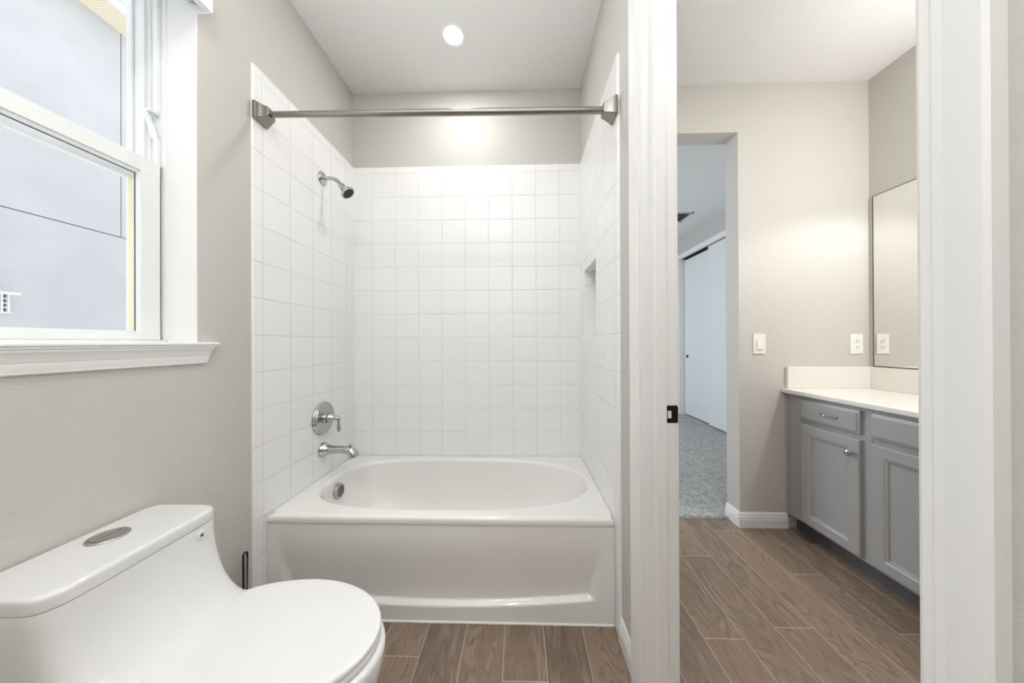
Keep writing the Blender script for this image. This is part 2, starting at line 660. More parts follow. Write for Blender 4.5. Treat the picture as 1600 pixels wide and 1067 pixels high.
# ================================================================== window
win = sroot('window_1', (WL, WY1, WZ0), 'white vinyl single hung window')
lin = MB()
lin.box((-1.212, WY1 - 0.003, 1.19), (WL + 0.0005, WY1 + 0.0, WZ1), 0.0)
lin.box((-1.212, WY0, 1.19), (WL + 0.0005, WY0 + 0.003, WZ1)).box((-1.212, WY0, WZ1 - 0.003), (WL + 0.0005, WY1, WZ1))
lin.build('window_reveal', M['trim'], win)
fr = MB()
Y1 = WY1
# far jamb with its tracks
fr.box((-1.245, Y1 - 0.006, WZ0), (-1.2085, Y1 + 0.002, WZ1), 0.001)
fr.box((-1.335, Y1 - 0.001, WZ0), (-1.245, Y1 + 0.002, WZ1))
fr.box((-1.2855, Y1 - 0.010, WZ0), (-1.2805, Y1, WZ1), 0.001)
fr.box((-1.2665, Y1 - 0.008, WZ0), (-1.2625, Y1, WZ1), 0.001)
# near jamb, head, sill
fr.box((-1.335, WY0 - 0.002, WZ0), (-1.2085, WY0 + 0.012, WZ1))
fr.box((-1.335, WY0, WZ1 - 0.03), (-1.2085, Y1, WZ1))
fr.box((-1.345, WY0, WZ0), (-1.2085, Y1, WZ0 + 0.022), 0.002)
fr.build('window_frame', M['vinyl'], win)
bs = MB()
bs.box((-1.2405, Y1 - 0.017, 1.795), (-1.2255, Y1 - 0.006, 1.885), 0.0015)
bs.box((-1.2405, Y1 - 0.017, 1.975), (-1.2255, Y1 - 0.006, WZ1 - 0.03), 0.0015)
bs.build('balance_cover', M['vinyl'], win)
lv = MB()
lv.loft([[(-1.228, Y1 - 0.018, 1.884), (-1.243, Y1 - 0.018, 1.884), (-1.243, Y1 - 0.010, 1.884), (-1.228, Y1 - 0.010, 1.884)],
         [(-1.243, Y1 - 0.034, 1.972), (-1.257, Y1 - 0.034, 1.972), (-1.257, Y1 - 0.026, 1.972), (-1.243, Y1 - 0.026, 1.972)]])
lv.box((-1.257, Y1 - 0.034, 1.969), (-1.228, Y1 - 0.006, 1.976), 0.001)
lv.build('sash_limiter', M['vinyl'], win)
# upper (outer) sash
us = MB()
us.box((-1.3455, Y1 - 0.009, 1.76), (-1.326, Y1 - 0.001, WZ1 - 0.03), 0.002)
us.box((-1.3455, WY0 + 0.012, 1.76), (-1.318, WY0 + 0.046, WZ1 - 0.03), 0.003)
us.box((-1.345, WY0 + 0.03, 1.755), (-1.318, Y1 - 0.02, 1.790), 0.003)
us.box((-1.345, WY0 + 0.03, WZ1 - 0.06), (-1.318, Y1 - 0.02, WZ1 - 0.03), 0.003)
uso = us.build('upper_sash', M['vinyl'], win)
MB().box((-1.338, WY0 + 0.04, 1.78), (-1.334, Y1 - 0.004, WZ1 - 0.05)).build('pane', M['glass'], uso)
# lower (inner) sash
ls = MB()
LX0, LX1 = -1.240, -1.220
ls.box((LX0, Y1 - 0.0655, 1.203), (LX1, Y1 - 0.0125, 1.797), 0.002)
ls.box((LX0, WY0 + 0.018, 1.203), (LX1, WY0 + 0.070, 1.797), 0.002)
ls.box((LX0, WY0 + 0.018, 1.750), (LX1 + 0.0008, Y1 - 0.0125, 1.7975), 0.002)
ls.box((LX0, WY0 + 0.018, 1.2025), (LX1 + 0.0008, Y1 - 0.0125, 1.2215), 0.002)
lso = ls.build('lower_sash', M['vinyl'], win)
gb = MB()
gy0, gy1, gz0, gz1 = WY0 + 0.070, Y1 - 0.0655, 1.2215, 1.750
for a, c in (((gy1 - 0.001, gz0), (gy1 + 0.002, gz1)), ((gy0 - 0.002, gz0), (gy0 + 0.010, gz1)), ((gy0, gz0 - 0.002), (gy1, gz0 + 0.010)), ((gy0, gz1 - 0.008), (gy1, gz1 + 0.002))):
    gb.box((-1.238, a[0], a[1]), (-1.2245, c[0], c[1]), 0.001)
gb.build('glazing_bead', M['vinyl'], lso)
gs = MB()
gs.box((-1.239, gy1 - 0.0022, gz0 + 0.009), (-1.2365, gy1 - 0.0005, gz1 - 0.006)).box((-1.239, gy0, gz1 - 0.0098), (-1.2365, gy1 - 0.001, gz1 - 0.0075))
gs.build('gasket', M['gap'], lso)
MB().box((-1.2364, gy0, gz0), (-1.2334, gy1, gz1)).build('pane', M['glass'], lso)
MB().box((-1.242, Y1 - 0.0125, 1.206), (-1.226, Y1 - 0.0095, 1.795)).build('sash_gap', M['gap'], win)
# outer return of the opening, cream stucco
cr = MB()
cr.box((XW - 0.001, Y1 - 0.003, WZ0), (-1.335, Y1 + 0.002, WZ1))
cr.box((XW - 0.001, WY0, WZ0 - 0.01), (-1.3475, Y1, WZ0 + 0.012))
cr.build('outer_reveal', M['cream'], win)
cs = MB().box((-1.336, Y1 - 0.010, 1.20), (-1.300, Y1 - 0.001, 1.757)).build('screen_track', M['screen'], win)
# stool and moulded apron
sill = sroot('trim_1', (WL, WY1, 1.12), 'white window stool with moulded apron')
s_ = MB()
s_.box((-1.2085, WY0 - 0.0, 1.181), (WL + 0.001, WY1 - 0.0005, 1.1945))
s_.box((WL - 0.001, WY0 - 0.055, 1.1835), (-1.0765, 1.053, 1.1945), 0.004, 3)
s_.build('window_stool', M['trim'], sill)
ap = [(0.0, 1.1835), (0.0265, 1.1835), (0.0265, 1.1805), (0.0225, 1.178), (0.0225, 1.172), (0.0165, 1.162), (0.0150, 1.152), (0.0125, 1.148), (0.0125, 1.1385), (0.0095, 1.130), (0.0095, 1.124), (0.006, 1.121), (0.0, 1.121)]
rings = []
for ye, sgn in ((WY0 - 0.047, -1), (1.042, 1)):
    rings.append([(WL + a, ye - sgn * (0.0265 - a) * 1.0, z) for a, z in ap])
MB().loft(rings).build('window_apron', M['trim'], sill, angle=25)

# roller blind at the head of the window
bl = thing('roller_blind', 'white cassette roller blind at the top of the window', 'window blind', (-1.10, 0.99, 2.345))
cz = 2.322
c_ = MB()
c_.box((-1.051, WY0 - 0.03, cz), (-1.0475, 0.998, cz + 0.10), 0.0015)
c_.box((-1.072, WY0 - 0.03, cz - 0.001), (-1.048, 0.998, cz + 0.003), 0.0012)
c_.box((-1.150, WY0 - 0.03, cz + 0.097), (-1.053, 0.998, cz + 0.101))
c_.build('cassette', M['vinyl'], bl)
MB().box((-1.150, 0.994, cz - 0.004), (-1.045, 0.9995, cz + 0.10), 0.003).build('end_bracket', M['vinyl'], bl)
MB().lathe([(0, 0.02), (0, 0.030), (0.82, 0.030), (0.82, 0.02)], (-1.108, 0.165, cz + 0.055), (0, 1, 0), 28).build('shade_roll', M['shade'], bl)
MB().lathe([(0, 0.001), (0, 0.012), (0.855, 0.012), (0.855, 0.001)], (-1.108, 0.14, cz + 0.055), (0, 1, 0), 20).build('roller_tube', M['chrome_dull'], bl)

# ================================================================== neighbouring house
NXW = -3.2
nb = thing('neighbor_house', 'pale grey stucco house wall seen through the window', 'house', (NXW, 2.0, 0.0))
JZ, JY, JW = 2.045, 2.329, 0.0065
w = MB()
for (ya, yb) in ((-6.0, JY - JW / 2), (JY + JW / 2, 9.0)):
    w.box((NXW - 0.2, ya, JZ + JW / 2), (NXW, yb, 3.72))
w.box((NXW - 0.2, -6.0, -0.4), (NXW, 9.0, JZ - JW / 2))
nbw = w.build('stucco_wall', M['stucco'], nb)
j = MB()
j.box((NXW - 0.1, JY - JW / 2, JZ), (NXW - 0.006, JY + JW / 2, 3.70)).box((NXW - 0.1, -6, JZ - JW / 2), (NXW - 0.006, 9.0, JZ + JW / 2))
j.build('control_joint', M['slot'], nbw)
MB().box((NXW - 0.05, -6.0, 3.690), (-2.985, 9.0, 3.705)).build('soffit', M['soffit'], nb)
MB().box((-2.985, -6.0, 3.675), (-2.955, 9.0, 3.86), 0.004).build('fascia', M['house_white'], nb)
g_ = [(-2.955, 3.84), (-2.955, 3.74), (-2.92, 3.725), (-2.86, 3.73), (-2.84, 3.78), (-2.83, 3.86), (-2.838, 3.862), (-2.85, 3.79), (-2.868, 3.74), (-2.918, 3.735), (-2.945, 3.75), (-2.945, 3.84)]
MB().prism(g_, 'y', -6.0, 9.0).build('gutter', M['house_white'], nb)
MB().box((NXW - 2.6, -6.0, 3.9), (-2.985, 9.0, 3.95)).build('roof', M['slot'], nb)
# louvred wall vent
vx = NXW
vt = MB()
vt.box((vx, 1.50, 1.500), (vx + 0.055, 1.815, 1.514), 0.003)
vt.box((vx, 1.50, 1.384), (vx + 0.02, 1.80, 1.392), 0.002)
for yy in (1.52, 1.735, 1.758, 1.782):
    vt.box((vx, yy, 1.386), (vx + 0.022, yy + 0.008, 1.502))
for zz in (1.415, 1.442, 1.470):
    vt.box((vx, 1.52, zz), (vx + 0.020, 1.785, zz + 0.007))
vto = vt.build('wall_vent', M['house_white'], nb)
MB().box((vx, 1.525, 1.388), (vx + 0.006, 1.782, 1.502)).build('vent_opening', M['ventdark'], vto)

# ================================================================== ceiling lamp in the alcove
lx, ly = -0.353, 1.607
cl = thing('ceiling_light', 'white recessed downlight lit in the ceiling above the tub', 'ceiling light', (lx, ly, ZC))
MB().lathe([(0, 0.070), (0.003, 0.0705), (0.006, 0.066), (0.004, 0.052), (0.0, 0.050)], (lx, ly, ZC), (0, 0, -1), 40).build('trim_ring', M['trim'], cl)
MB().lathe([(0.0005, 0.0495), (0.003, 0.049), (0.0042, 0.001)], (lx, ly, ZC), (0, 0, -1), 40).build('lens', M['lens'], cl)
al = light('downlight_lamp', 'AREA', (lx, ly, ZC - 0.012), 3.4, WARM, 0.09, aim=(lx, ly, 0))

# ================================================================== bathtub
HR = 0.447
TY0, TY1 = 1.269, YB - 0.002
tub = thing('bathtub', 'white alcove bathtub with sculpted apron', 'bathtub', (-0.35, 1.6, 0))
tb = MB()
NB = 112
cx, cy, ax, ay = -0.335, 1.625, 0.692, 0.290
x0, x1 = XL + 0.001, XR - 0.001
ang = [2 * PI * i / NB for i in range(NB)]
for (qx, qy) in ((x0, TY0), (x1, TY0), (x0, TY1), (x1, TY1)):
    a = math.atan2(qy - cy, qx - cx) % (2 * PI)
    k = min(range(NB), key=lambda i: abs(ang[i] - a))
    ang[k] = a


def rect_pt(a, x0, x1, y0, y1):
    c, s = math.cos(a), math.sin(a)
    ts = []
    if c > 1e-9:
        ts.append((x1 - cx) / c)
    if c < -1e-9:
        ts.append((x0 - cx) / c)
    if s > 1e-9:
        ts.append((y1 - cy) / s)
    if s < -1e-9:
        ts.append((y0 - cy) / s)
    t_ = min(ts)
    return cx + c * t_, cy + s * t_


def basin_pt(a, axx, ayy, ox=0.0):
    # direction-preserving superellipse
    c, s = math.cos(a), math.sin(a)
    n = 3.4 if c < 0 else 2.35
    n = 2.875 - 0.525 * math.tanh(c * 3.0)
    r = 1.0 / ((abs(c) / axx) ** n + (abs(s) / ayy) ** n) ** (1.0 / n)
    return cx + ox + c * r, cy + s * r


rings = []
rings.append([(*rect_pt(a, x0, x1, TY0 + 0.004, TY1), HR - 0.034) for a in ang])
rings.append([(*rect_pt(a, x0, x1, TY0, TY1), HR - 0.030) for a in ang])
rings.append([(*rect_pt(a, x0, x1, TY0, TY1), HR - 0.014) for a in ang])
rings.append([(*rect_pt(a, x0, x1, TY0 + 0.003, TY1), HR - 0.005) for a in ang])
rings.append([(*rect_pt(a, x0, x1, TY0 + 0.010, TY1), HR - 0.0005) for a in ang])
rings.append([(*rect_pt(a, x0 + 0.001, x1 - 0.001, TY0 + 0.02, TY1), HR) for a in ang])
for e, dz in ((0.012, 0.0), (0.006, -0.0008), (0.0, -0.004), (-0.005, -0.010), (-0.009, -0.020)):
    rings.append([(*basin_pt(a, ax + e, ay + e), HR + dz) for a in ang])
for i in range(1, 15):
    th = i / 14.0
    ph = th * PI / 2
    z = HR - 0.020 - 0.335 * math.sin(ph)
    k = (1 - math.cos(ph))
    axx = ax - 0.009 - 0.045 * math.sin(ph) - 0.42 * k
    ayy = ay - 0.009 - 0.03 * math.sin(ph) - 0.17 * k
    rings.append([(*basin_pt(a, max(axx, 0.05), max(ayy, 0.05), -0.06 * math.sin(ph)), z) for a in ang])
tb.loft(rings, cap0=False, cap1=True)
# sculpted apron: recessed field that deepens downwards and ends on a ledge
NXA, NZA = 110, 64


def sm(e0, e1, x):
    t_ = max(0.0, min(1.0, (x - e0) / (e1 - e0)))
    return t_ * t_ * (3 - 2 * t_)


grid = []
for jz in range(NZA + 1):
    z = (HR - 0.034) * jz / NZA
    row = []
    for ix in range(NXA + 1):
        x = x0 + (x1 - x0) * ix / NXA
        u = (x + 0.352) / 0.66
        led = 0.072 + 0.036 * u * u
        half = 0.655 + 0.055 * (z - 0.10) / 0.25
        d = 0.022 * (1 - sm(0.10, 0.36, z)) * sm(led - 0.004, led + 0.008, z) * sm(half + 0.006, half - 0.010, abs(x + 0.352))
        row.append(tb.bm.verts.new((x, TY0 + 0.004 + 0.0 + d, z)))
    grid.append(row)
for jz in range(NZA):
    for ix in range(NXA):
        tb.bm.faces.new((grid[jz][ix], grid[jz][ix + 1], grid[jz + 1][ix + 1], grid[jz + 1][ix]))
tubo = tb.build('tub_body', M['acrylic'], tub, angle=70)
ck = MB()
pts = []
rr = []
for i in range(61):
    x = x0 + 0.004 + (x1 - x0 - 0.008) * i / 60
    pts.append((x, TY0 + 0.003, 0.0015))
    rr.append(0.0045 + 0.0016 * random.random())
ck.tube(pts, rr, 8)
ck.build('caulk_bead', M['caulk'], tub)
# overflow cover on the sloped end
oax = Vector((1, 0, 0))
oc = Vector((-1.032, 1.638, 0.372))
ov = MB().lathe([(0, 0.040), (0.030, 0.0405), (0.036, 0.039), (0.0385, 0.034), (0.0385, 0.001)], oc, oax, 36)
ovo = ov.build('overflow_cover', M['chrome_dull'], tub)
sl = MB()
for k in range(-3, 4):
    yy = k * 0.0085
    hh = math.sqrt(max(0.031 ** 2 - yy * yy, 0))
    p0 = oc + oax * 0.0386
    sl.box((p0.x - 0.004, p0.y + yy - 0.0015 + 0.0, p0.z - hh), (p0.x + 0.0012, p0.y + yy + 0.0015, p0.z + hh), 0.0006)
sl.build('overflow_slots', M['slot'], ovo)
MB().lathe([(0, 0.034), (0.004, 0.034), (0.008, 0.026), (0.009, 0.001)], (-0.80, 1.625, 0.092), (0, 0, 1), 28).build('drain', M['chrome'], tub)

# ================================================================== shower fittings
PY = 1.64
sh = thing('shower_sprayer', 'chrome shower head on a bent arm on the tiled wall', 'shower head', (XL, PY, 2.105))
MB().lathe([(0, 0.036), (0.004, 0.036), (0.008, 0.033), (0.011, 0.022), (0.014, 0.014), (0.018, 0.0125)], (XL, PY, 2.105), (1, 0, 0), 32).build('escutcheon', M['chrome'], sh)
arm = [(XL, PY, 2.105), (-1.055, PY, 2.105), (-1.036, PY - 0.001, 2.1035), (-1.018, PY - 0.003, 2.096), (-1.002, PY - 0.006, 2.083), (-0.990, PY - 0.009, 2.069), (-0.982, PY - 0.012, 2.058)]
MB().tube(arm, 0.0098, 16).build('shower_arm', M['chrome'], sh)
hax = Vector((0.66, 0.05, -0.75)).normalized()
ho = Vector((-0.986, PY - 0.010, 2.063))
MB().lathe([(0, 0.010), (0.001, 0.014), (0.010, 0.017), (0.022, 0.0165), (0.028, 0.0175), (0.036, 0.022), (0.048, 0.032), (0.056, 0.0375), (0.060, 0.0385), (0.064, 0.0375), (0.0645, 0.031), (0.061, 0.030)], ho, hax, 36).build('shower_bell', M['chrome'], sh)
fo = MB().lathe([(0.058, 0.0305), (0.0625, 0.0300), (0.0645, 0.024), (0.065, 0.001)], ho, hax, 32).build('spray_face', M['dark_rubber'], sh)
fo['label'] = 'dark grey spray face'
nz = MB()
hu = hax.cross(Vector((0, 0, 1))).normalized()
hv = hax.cross(hu)
for rad, cnt in ((0.008, 6), (0.0155, 12), (0.0235, 18)):
    for k in range(cnt):
        a = 2 * PI * k / cnt
        o_ = ho + hax * 0.0635 + (hu * math.cos(a) + hv * math.sin(a)) * rad
        nz.lathe([(0, 0.0014), (0.0028, 0.0010)], o_, hax, 6)
nz.build('spray_nozzles', M['slot'], fo)

VZ = 0.775
va = thing('shower_valve', 'chrome round shower valve with lever on the tiled wall', 'shower valve', (XL, PY, VZ))
MB().lathe([(0, 0.090), (0.006, 0.0905), (0.011, 0.087), (0.013, 0.080), (0.018, 0.078), (0.020, 0.072), (0.018, 0.066), (0.016, 0.060), (0.0165, 0.03), (0.017, 0.001)], (XL, PY, VZ), (1, 0, 0), 56).build('escutcheon', M['chrome'], va)
MB().lathe([(0.014, 0.030), (0.022, 0.030), (0.026, 0.026), (0.034, 0.0245), (0.044, 0.026), (0.052, 0.022), (0.062, 0.015), (0.072, 0.012), (0.078, 0.0135), (0.084, 0.011), (0.090, 0.010), (0.097, 0.007), (0.099, 0.001)], (XL, PY, VZ), (1, 0, 0), 32).build('hub', M['chrome'], va)
lp = [(XL + 0.088, PY, VZ + 0.006), (XL + 0.090, PY, VZ - 0.006), (XL + 0.092, PY - 0.002, VZ - 0.020), (XL + 0.094, PY - 0.003, VZ - 0.040), (XL + 0.095, PY - 0.004, VZ - 0.060), (XL + 0.0955, PY - 0.004, VZ - 0.072), (XL + 0.0955, PY - 0.004, VZ - 0.077)]
MB().tube(lp, [0.007, 0.0085, 0.0065, 0.0085, 0.0105, 0.008, 0.002], 16).build('lever', M['chrome'], va)

SZ = 0.600
su = thing('tub_spout', 'chrome tub spout with diverter knob above the tub rim', 'tub spout', (XL, PY, SZ))
MB().lathe([(0, 0.040), (0.005, 0.0405), (0.014, 0.038), (0.022, 0.032), (0.032, 0.027), (0.040, 0.025)], (XL, PY, SZ), (1, 0, 0), 36).build('flange', M['chrome'], su)
spp = [(XL + 0.03, PY, SZ - 0.001), (XL + 0.07, PY, SZ - 0.001), (XL + 0.11, PY, SZ), (XL + 0.135, PY, SZ - 0.001), (XL + 0.155, PY, SZ - 0.007), (XL + 0.168, PY, SZ - 0.018), (XL + 0.176, PY, SZ - 0.034), (XL + 0.178, PY, SZ - 0.040)]
MB().tube(spp, [0.026, 0.0215, 0.0210, 0.0225, 0.025, 0.0265, 0.0275, 0.0275], 28).build('spout_body', M['chrome'], su)
MB().lathe([(0, 0.006), (0.010, 0.005), (0.013, 0.008), (0.020, 0.0085), (0.024, 0.006), (0.0245, 0.001)], (XL + 0.158, PY, SZ + 0.012), (0, 0, 1), 18).build('diverter_knob', M['chrome'], su)

# ---- shower curtain rod
RY = 1.240
zl, zr = 2.1565, 2.140
rod = thing('curtain_rod', 'brushed nickel shower curtain rod spanning the alcove', 'curtain rod', (-0.35, RY, 2.148))


def rz(x):
    return zl + (zr - zl) * (x - XL) / (XR - XL)


MB().tube([(XL + 0.02, RY, rz(XL)), (-0.56, RY, rz(-0.56))], 0.0118, 24).build('inner_tube', M['nickel'], rod)
o_ = MB().tube([(-0.592, RY, rz(-0.592)), (0.290, RY, rz(0.290))], 0.0135, 24)
o_.tube([(0.2915, RY, rz(0.2915)), (XR - 0.02, RY, rz(XR))], 0.0135, 24)
o_.build('outer_tube', M['nickel'], rod)


def flange(x, s, z):
    prof = [(0, 0.037), (0.006, 0.0375), (0.010, 0.0365), (0.012, 0.0335), (0.018, 0.0325), (0.026, 0.0285), (0.036, 0.0245), (0.046, 0.0215), (0.050, 0.0205), (0.052, 0.0185)]
    rings = []
    for d_, h in prof:
        r_ = h * 0.12
        pts_ = []
        for (sy, sz) in ((1, 1), (-1, 1), (-1, -1), (1, -1)):
            for k in range(4):
                a = {(1, 1): 0, (-1, 1): PI / 2, (-1, -1): PI, (1, -1): 1.5 * PI}[(sy, sz)] + k * PI / 6
                pts_.append((x + s * d_, RY + sy * (h - r_) + r_ * math.cos(a), z + sz * (h - r_) + r_ * math.sin(a)))
        rings.append(pts_)
    return MB().loft(rings)


flange(XL, 1, rz(XL)).build('wall_flange', M['nickel'], rod, angle=28)
flange(XR, -1, rz(XR)).build('wall_flange', M['nickel'], rod, angle=28)

# ================================================================== toilet
toi = thing('toilet', 'white one-piece toilet with closed lid below the window', 'toilet', (-0.75, 0.72, 0))
NT_ = 72


def outline(xb, xm, tip, w, cyy, nf, nb, z):
    r_ = []
    for i in range(NT_):
        a = 2 * PI * i / NT_
        c, s = math.cos(a), math.sin(a)
        n = nf if c >= 0 else nb
        L = (tip - xm) if c >= 0 else (xm - xb)
        r_.append((xm + L * math.copysign(abs(c) ** (2.0 / n), c), cyy + w * math.copysign(abs(s) ** (2.0 / n), s), z))
    return r_


XBK = WL + 0.006
S = [  # z, tip, xm, half width, centre, nf, nb
    (0.000, -0.480, -0.68, 0.128, 0.722, 2.2, 7), (0.012, -0.474, -0.68, 0.132, 0.722, 2.2, 7), (0.06, -0.470, -0.68, 0.130, 0.722, 2.2, 7),
    (0.14, -0.450, -0.66, 0.132, 0.724, 2.1, 7), (0.22, -0.415, -0.65, 0.142, 0.726, 2.1, 7), (0.30, -0.375, -0.64, 0.158, 0.728, 2.05, 7),
    (0.36, -0.352, -0.635, 0.170, 0.729, 2.02, 7), (0.400, -0.344, -0.635, 0.176, 0.730, 2.0, 7), (0.422, -0.343, -0.635, 0.178, 0.730, 2.0, 7),
    (0.432, -0.346, -0.635, 0.176, 0.730, 2.0, 7), (0.4365, -0.356, -0.635, 0.170, 0.730, 2.0, 7),
    (0.437, -0.62, -0.80, 0.168, 0.726, 3.0, 7), (0.440, -0.735, -0.88, 0.168, 0.722, 3.6, 7), (0.448, -0.765, -0.90, 0.169, 0.718, 4.2, 7), (0.458, -0.795, -0.93, 0.1705, 0.715, 4.8, 7),
    (0.472, -0.816, -0.96, 0.172, 0.713, 5.2, 7), (0.492, -0.836, -0.98, 0.172, 0.711, 5.6, 8), (0.520, -0.855, -1.00, 0.1712, 0.710, 6, 8),
    (0.555, -0.872, -1.00, 0.1708, 0.709, 6.3, 8), (0.600, -0.886, -1.00, 0.1705, 0.708, 6.5, 8.6), (0.650, -0.8935, -1.00, 0.1705, 0.708, 6.5, 9), (0.6768, -0.894, -1.00, 0.1705, 0.708, 6.5, 9), (0.6778, -0.896, -1.00, 0.168, 0.708, 6.5, 9)]
tbm = MB().loft([outline(XBK + 0.004, xm, tip, w_, c_, nf, nb_, z) for z, tip, xm, w_, c_, nf, nb_ in S])
tbo = tbm.build('toilet_body', M['porcelain'], toi, angle=80)
# tank lid: rounded slab
L_ = [(0.6788, 0.166, -0.898), (0.6796, 0.1703, -0.894), (0.684, 0.171, -0.893), (0.701, 0.171, -0.893), (0.7065, 0.1695, -0.8945), (0.7095, 0.166, -0.898), (0.7105, 0.160, -0.905)]
MB().loft([outline(XBK + (0.171 - w_) * 0.5, -1.0, tip, w_, 0.708, 6.5, 9, z) for z, w_, tip in L_]).build('tank_lid', M['porcelain'], toi, angle=60)
# flush button, split disc
fb = MB().lathe([(0, 0.036), (0.002, 0.036), (0.004, 0.0345), (0.004, 0.031), (0.0025, 0.030), (0.0025, 0.001)], (-1.026, 0.722, 0.7105), (0, 0, 1), 40).build('flush_button', M['chrome_dull'], toi)
for sgn in (1, -1):
    q = MB()
    half = []
    for k in range(17):
        a = -PI / 2 + PI * k / 16
        half.append((0.0012 + 0.0275 * math.cos(a), 0.0275 * math.sin(a)))
    q.loft([[(-1.026 + sgn * sx, 0.722 + sy, z) for sx, sy in half] for z in (0.7125, 0.7152)])
    q.build('button_half', M['chrome_dull'], fb)
# small plug on the tank front
pc = Vector((-0.8960, 0.818, 0.655))
pg = MB().lathe([(0, 0.0135), (0.003, 0.0135), (0.0055, 0.011), (0.0055, 0.0045), (0.002, 0.004), (0.002, 0.0005)], pc, (1, 0, 0), 26).build('tank_plug', M['seat'], toi)
MB().lathe([(0.0045, 0.0042), (0.0056, 0.0040), (0.0058, 0.0005)], pc, (1, 0, 0), 16).build('plug_hole', M['slot'], pg)


def egg(grow, z, xb=-0.832, xm=-0.632, tip=-0.356, w_=0.175):
    r_ = []
    n = 88
    for i in range(n):
        a = 2 * PI * i / n
        c, s = math.cos(a), math.sin(a)
        if c >= 0:
            x = xm + (tip - xm + grow) * c
            y_ = (w_ + grow) * s
        else:
            t_ = abs(c)
            x = xm - (xm - xb + grow) * t_ ** 0.85
            y_ = (w_ + grow) * math.copysign(abs(s) ** 0.36, s) * (1 - 0.10 * t_)
        r_.append((x, 0.731 + y_, z))
    return r_


MB().loft([egg(-0.006, 0.4375), egg(-0.001, 0.4385), egg(0.0, 0.441), egg(0.0, 0.449), egg(-0.002, 0.4525), egg(-0.006, 0.4535)]).build('toilet_seat', M['seat'], toi, angle=60)
MB().loft([egg(-0.006, 0.4550), egg(-0.0005, 0.4558), egg(0.001, 0.458), egg(0.001, 0.465), egg(-0.001, 0.4690), egg(-0.005, 0.4708), egg(-0.012, 0.4716), egg(-0.06, 0.4724)]).build('toilet_lid', M['seat'], toi, angle=60)

# slim metal loop standing between toilet and tub
br = thing('brush_handle', 'slim dark chrome wire loop standing behind the toilet beside the tile edge', 'toilet brush', (-1.078, 1.150, 0))
lo = []
for k in range(9):
    a = PI * k / 8
    lo.append((-1.078, 1.150 + 0.0085 * math.cos(a), 0.362 + 0.010 * math.sin(a)))
path = [(-1.078, 1.1555, 0.06), (-1.078, 1.1565, 0.2)] + lo + [(-1.078, 1.1425, 0.2), (-1.078, 1.1435, 0.06)]
MB().tube(path, 0.0034, 10).build('wire_loop', M['black'], br)
MB().tube([(-1.0735, 1.1495, 0.07), (-1.0735, 1.1495, 0.355)], 0.0022, 8).build('wire_stem', M['chrome'], br)
MB().lathe([(0, 0.024), (0.004, 0.025), (0.09, 0.023), (0.098, 0.018), (0.10, 0.004)], (-1.062, 1.150, 0), (0, 0, 1), 24).build('canister', M['chrome_dull'], br)

# ================================================================== vanity
XF = 1.702                      # face-frame plane
CT, CB = 0.863, 0.098
DOORP = [(0, 0.0), (0, 0.014), (0.002, 0.0175), (0.006, 0.0195), (0.010, 0.020), (0.052, 0.020), (0.056, 0.0175), (0.058, 0.0165), (0.064, 0.0150), (0.067, 0.0105), (0.069, 0.0085)]
DRAWP = [(0, 0.0), (0, 0.012), (0.002, 0.0145), (0.007, 0.0158), (0.010, 0.0164), (0.0115, 0.0195), (0.016, 0.021), (0.020, 0.021)]


def cabinet(name, label, y0, y1, fronts, left_stile, right_stile):
    c = thing(name, label, 'cabinet', ((XF + XE) / 2, (y0 + y1) / 2, 0))
    b = MB()
    e = 0.0006
    b.box((XF + 0.018, y0 + e, CB), (XE, y1 - e, CT - 0.001))
    b.build('carcass', M['cab'], c)
    f = MB()
    ym = y1 - e - left_stile
    yn = y0 + e + right_stile
    f.box((XF, ym, CB), (XF + 0.018, y1 - e, CT), 0.0008)
    f.box((XF, y0 + e, CB), (XF + 0.018, yn, CT), 0.0008)
    f.box((XF + 0.0005, yn, CT - 0.028), (XF + 0.018, ym, CT)).box((XF + 0.0005, yn, CB), (XF + 0.018, ym, CB + 0.028)).box((XF + 0.0005, yn, 0.690), (XF + 0.018, ym, 0.728))
    f.build('face_frame', M['cab'], c)
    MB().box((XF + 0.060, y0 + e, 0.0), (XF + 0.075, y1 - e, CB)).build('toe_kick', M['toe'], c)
    for kind, a, bb, hand in fronts:
        if kind == 'drawer':
            d_ = MB().nested(a, bb, 0.724, 0.843, XF, DRAWP).build('drawer', M['cab'], c, angle=18)
            if hand:
                ym_ = (a + bb) / 2 - 0.012
                pth = []
                for k in range(13):
                    t_ = k / 12.0
                    pth.append((XF - 0.021 - 0.022 * math.sin(PI * t_) ** 0.8, ym_ + 0.045 - 0.09 * t_, 0.783 + 0.004 * math.sin(2 * PI * t_)))
                MB().tube(pth, [0.006, 0.0048, 0.0036, 0.0032, 0.0036, 0.0046, 0.0052, 0.0046, 0.0036, 0.0032, 0.0036, 0.0048, 0.006], 12).build('drawer_pull', M['chrome'], d_)
        else:
            d_ = MB().nested(a, bb, 0.112, 0.697, XF, DOORP).build('door', M['cab'], c, angle=18)
            ky = a + 0.034 if hand == 'r' else bb - 0.034
            MB().lathe([(0, 0.0075), (0.003, 0.006), (0.010, 0.0055), (0.015, 0.008), (0.018, 0.0145), (0.022, 0.0165), (0.026, 0.0145), (0.028, 0.009), (0.0285, 0.001)], (XF - 0.0195, ky, 0.622), (-1, 0, 0), 24).build('door_knob', M['chrome'], d_)
    return c


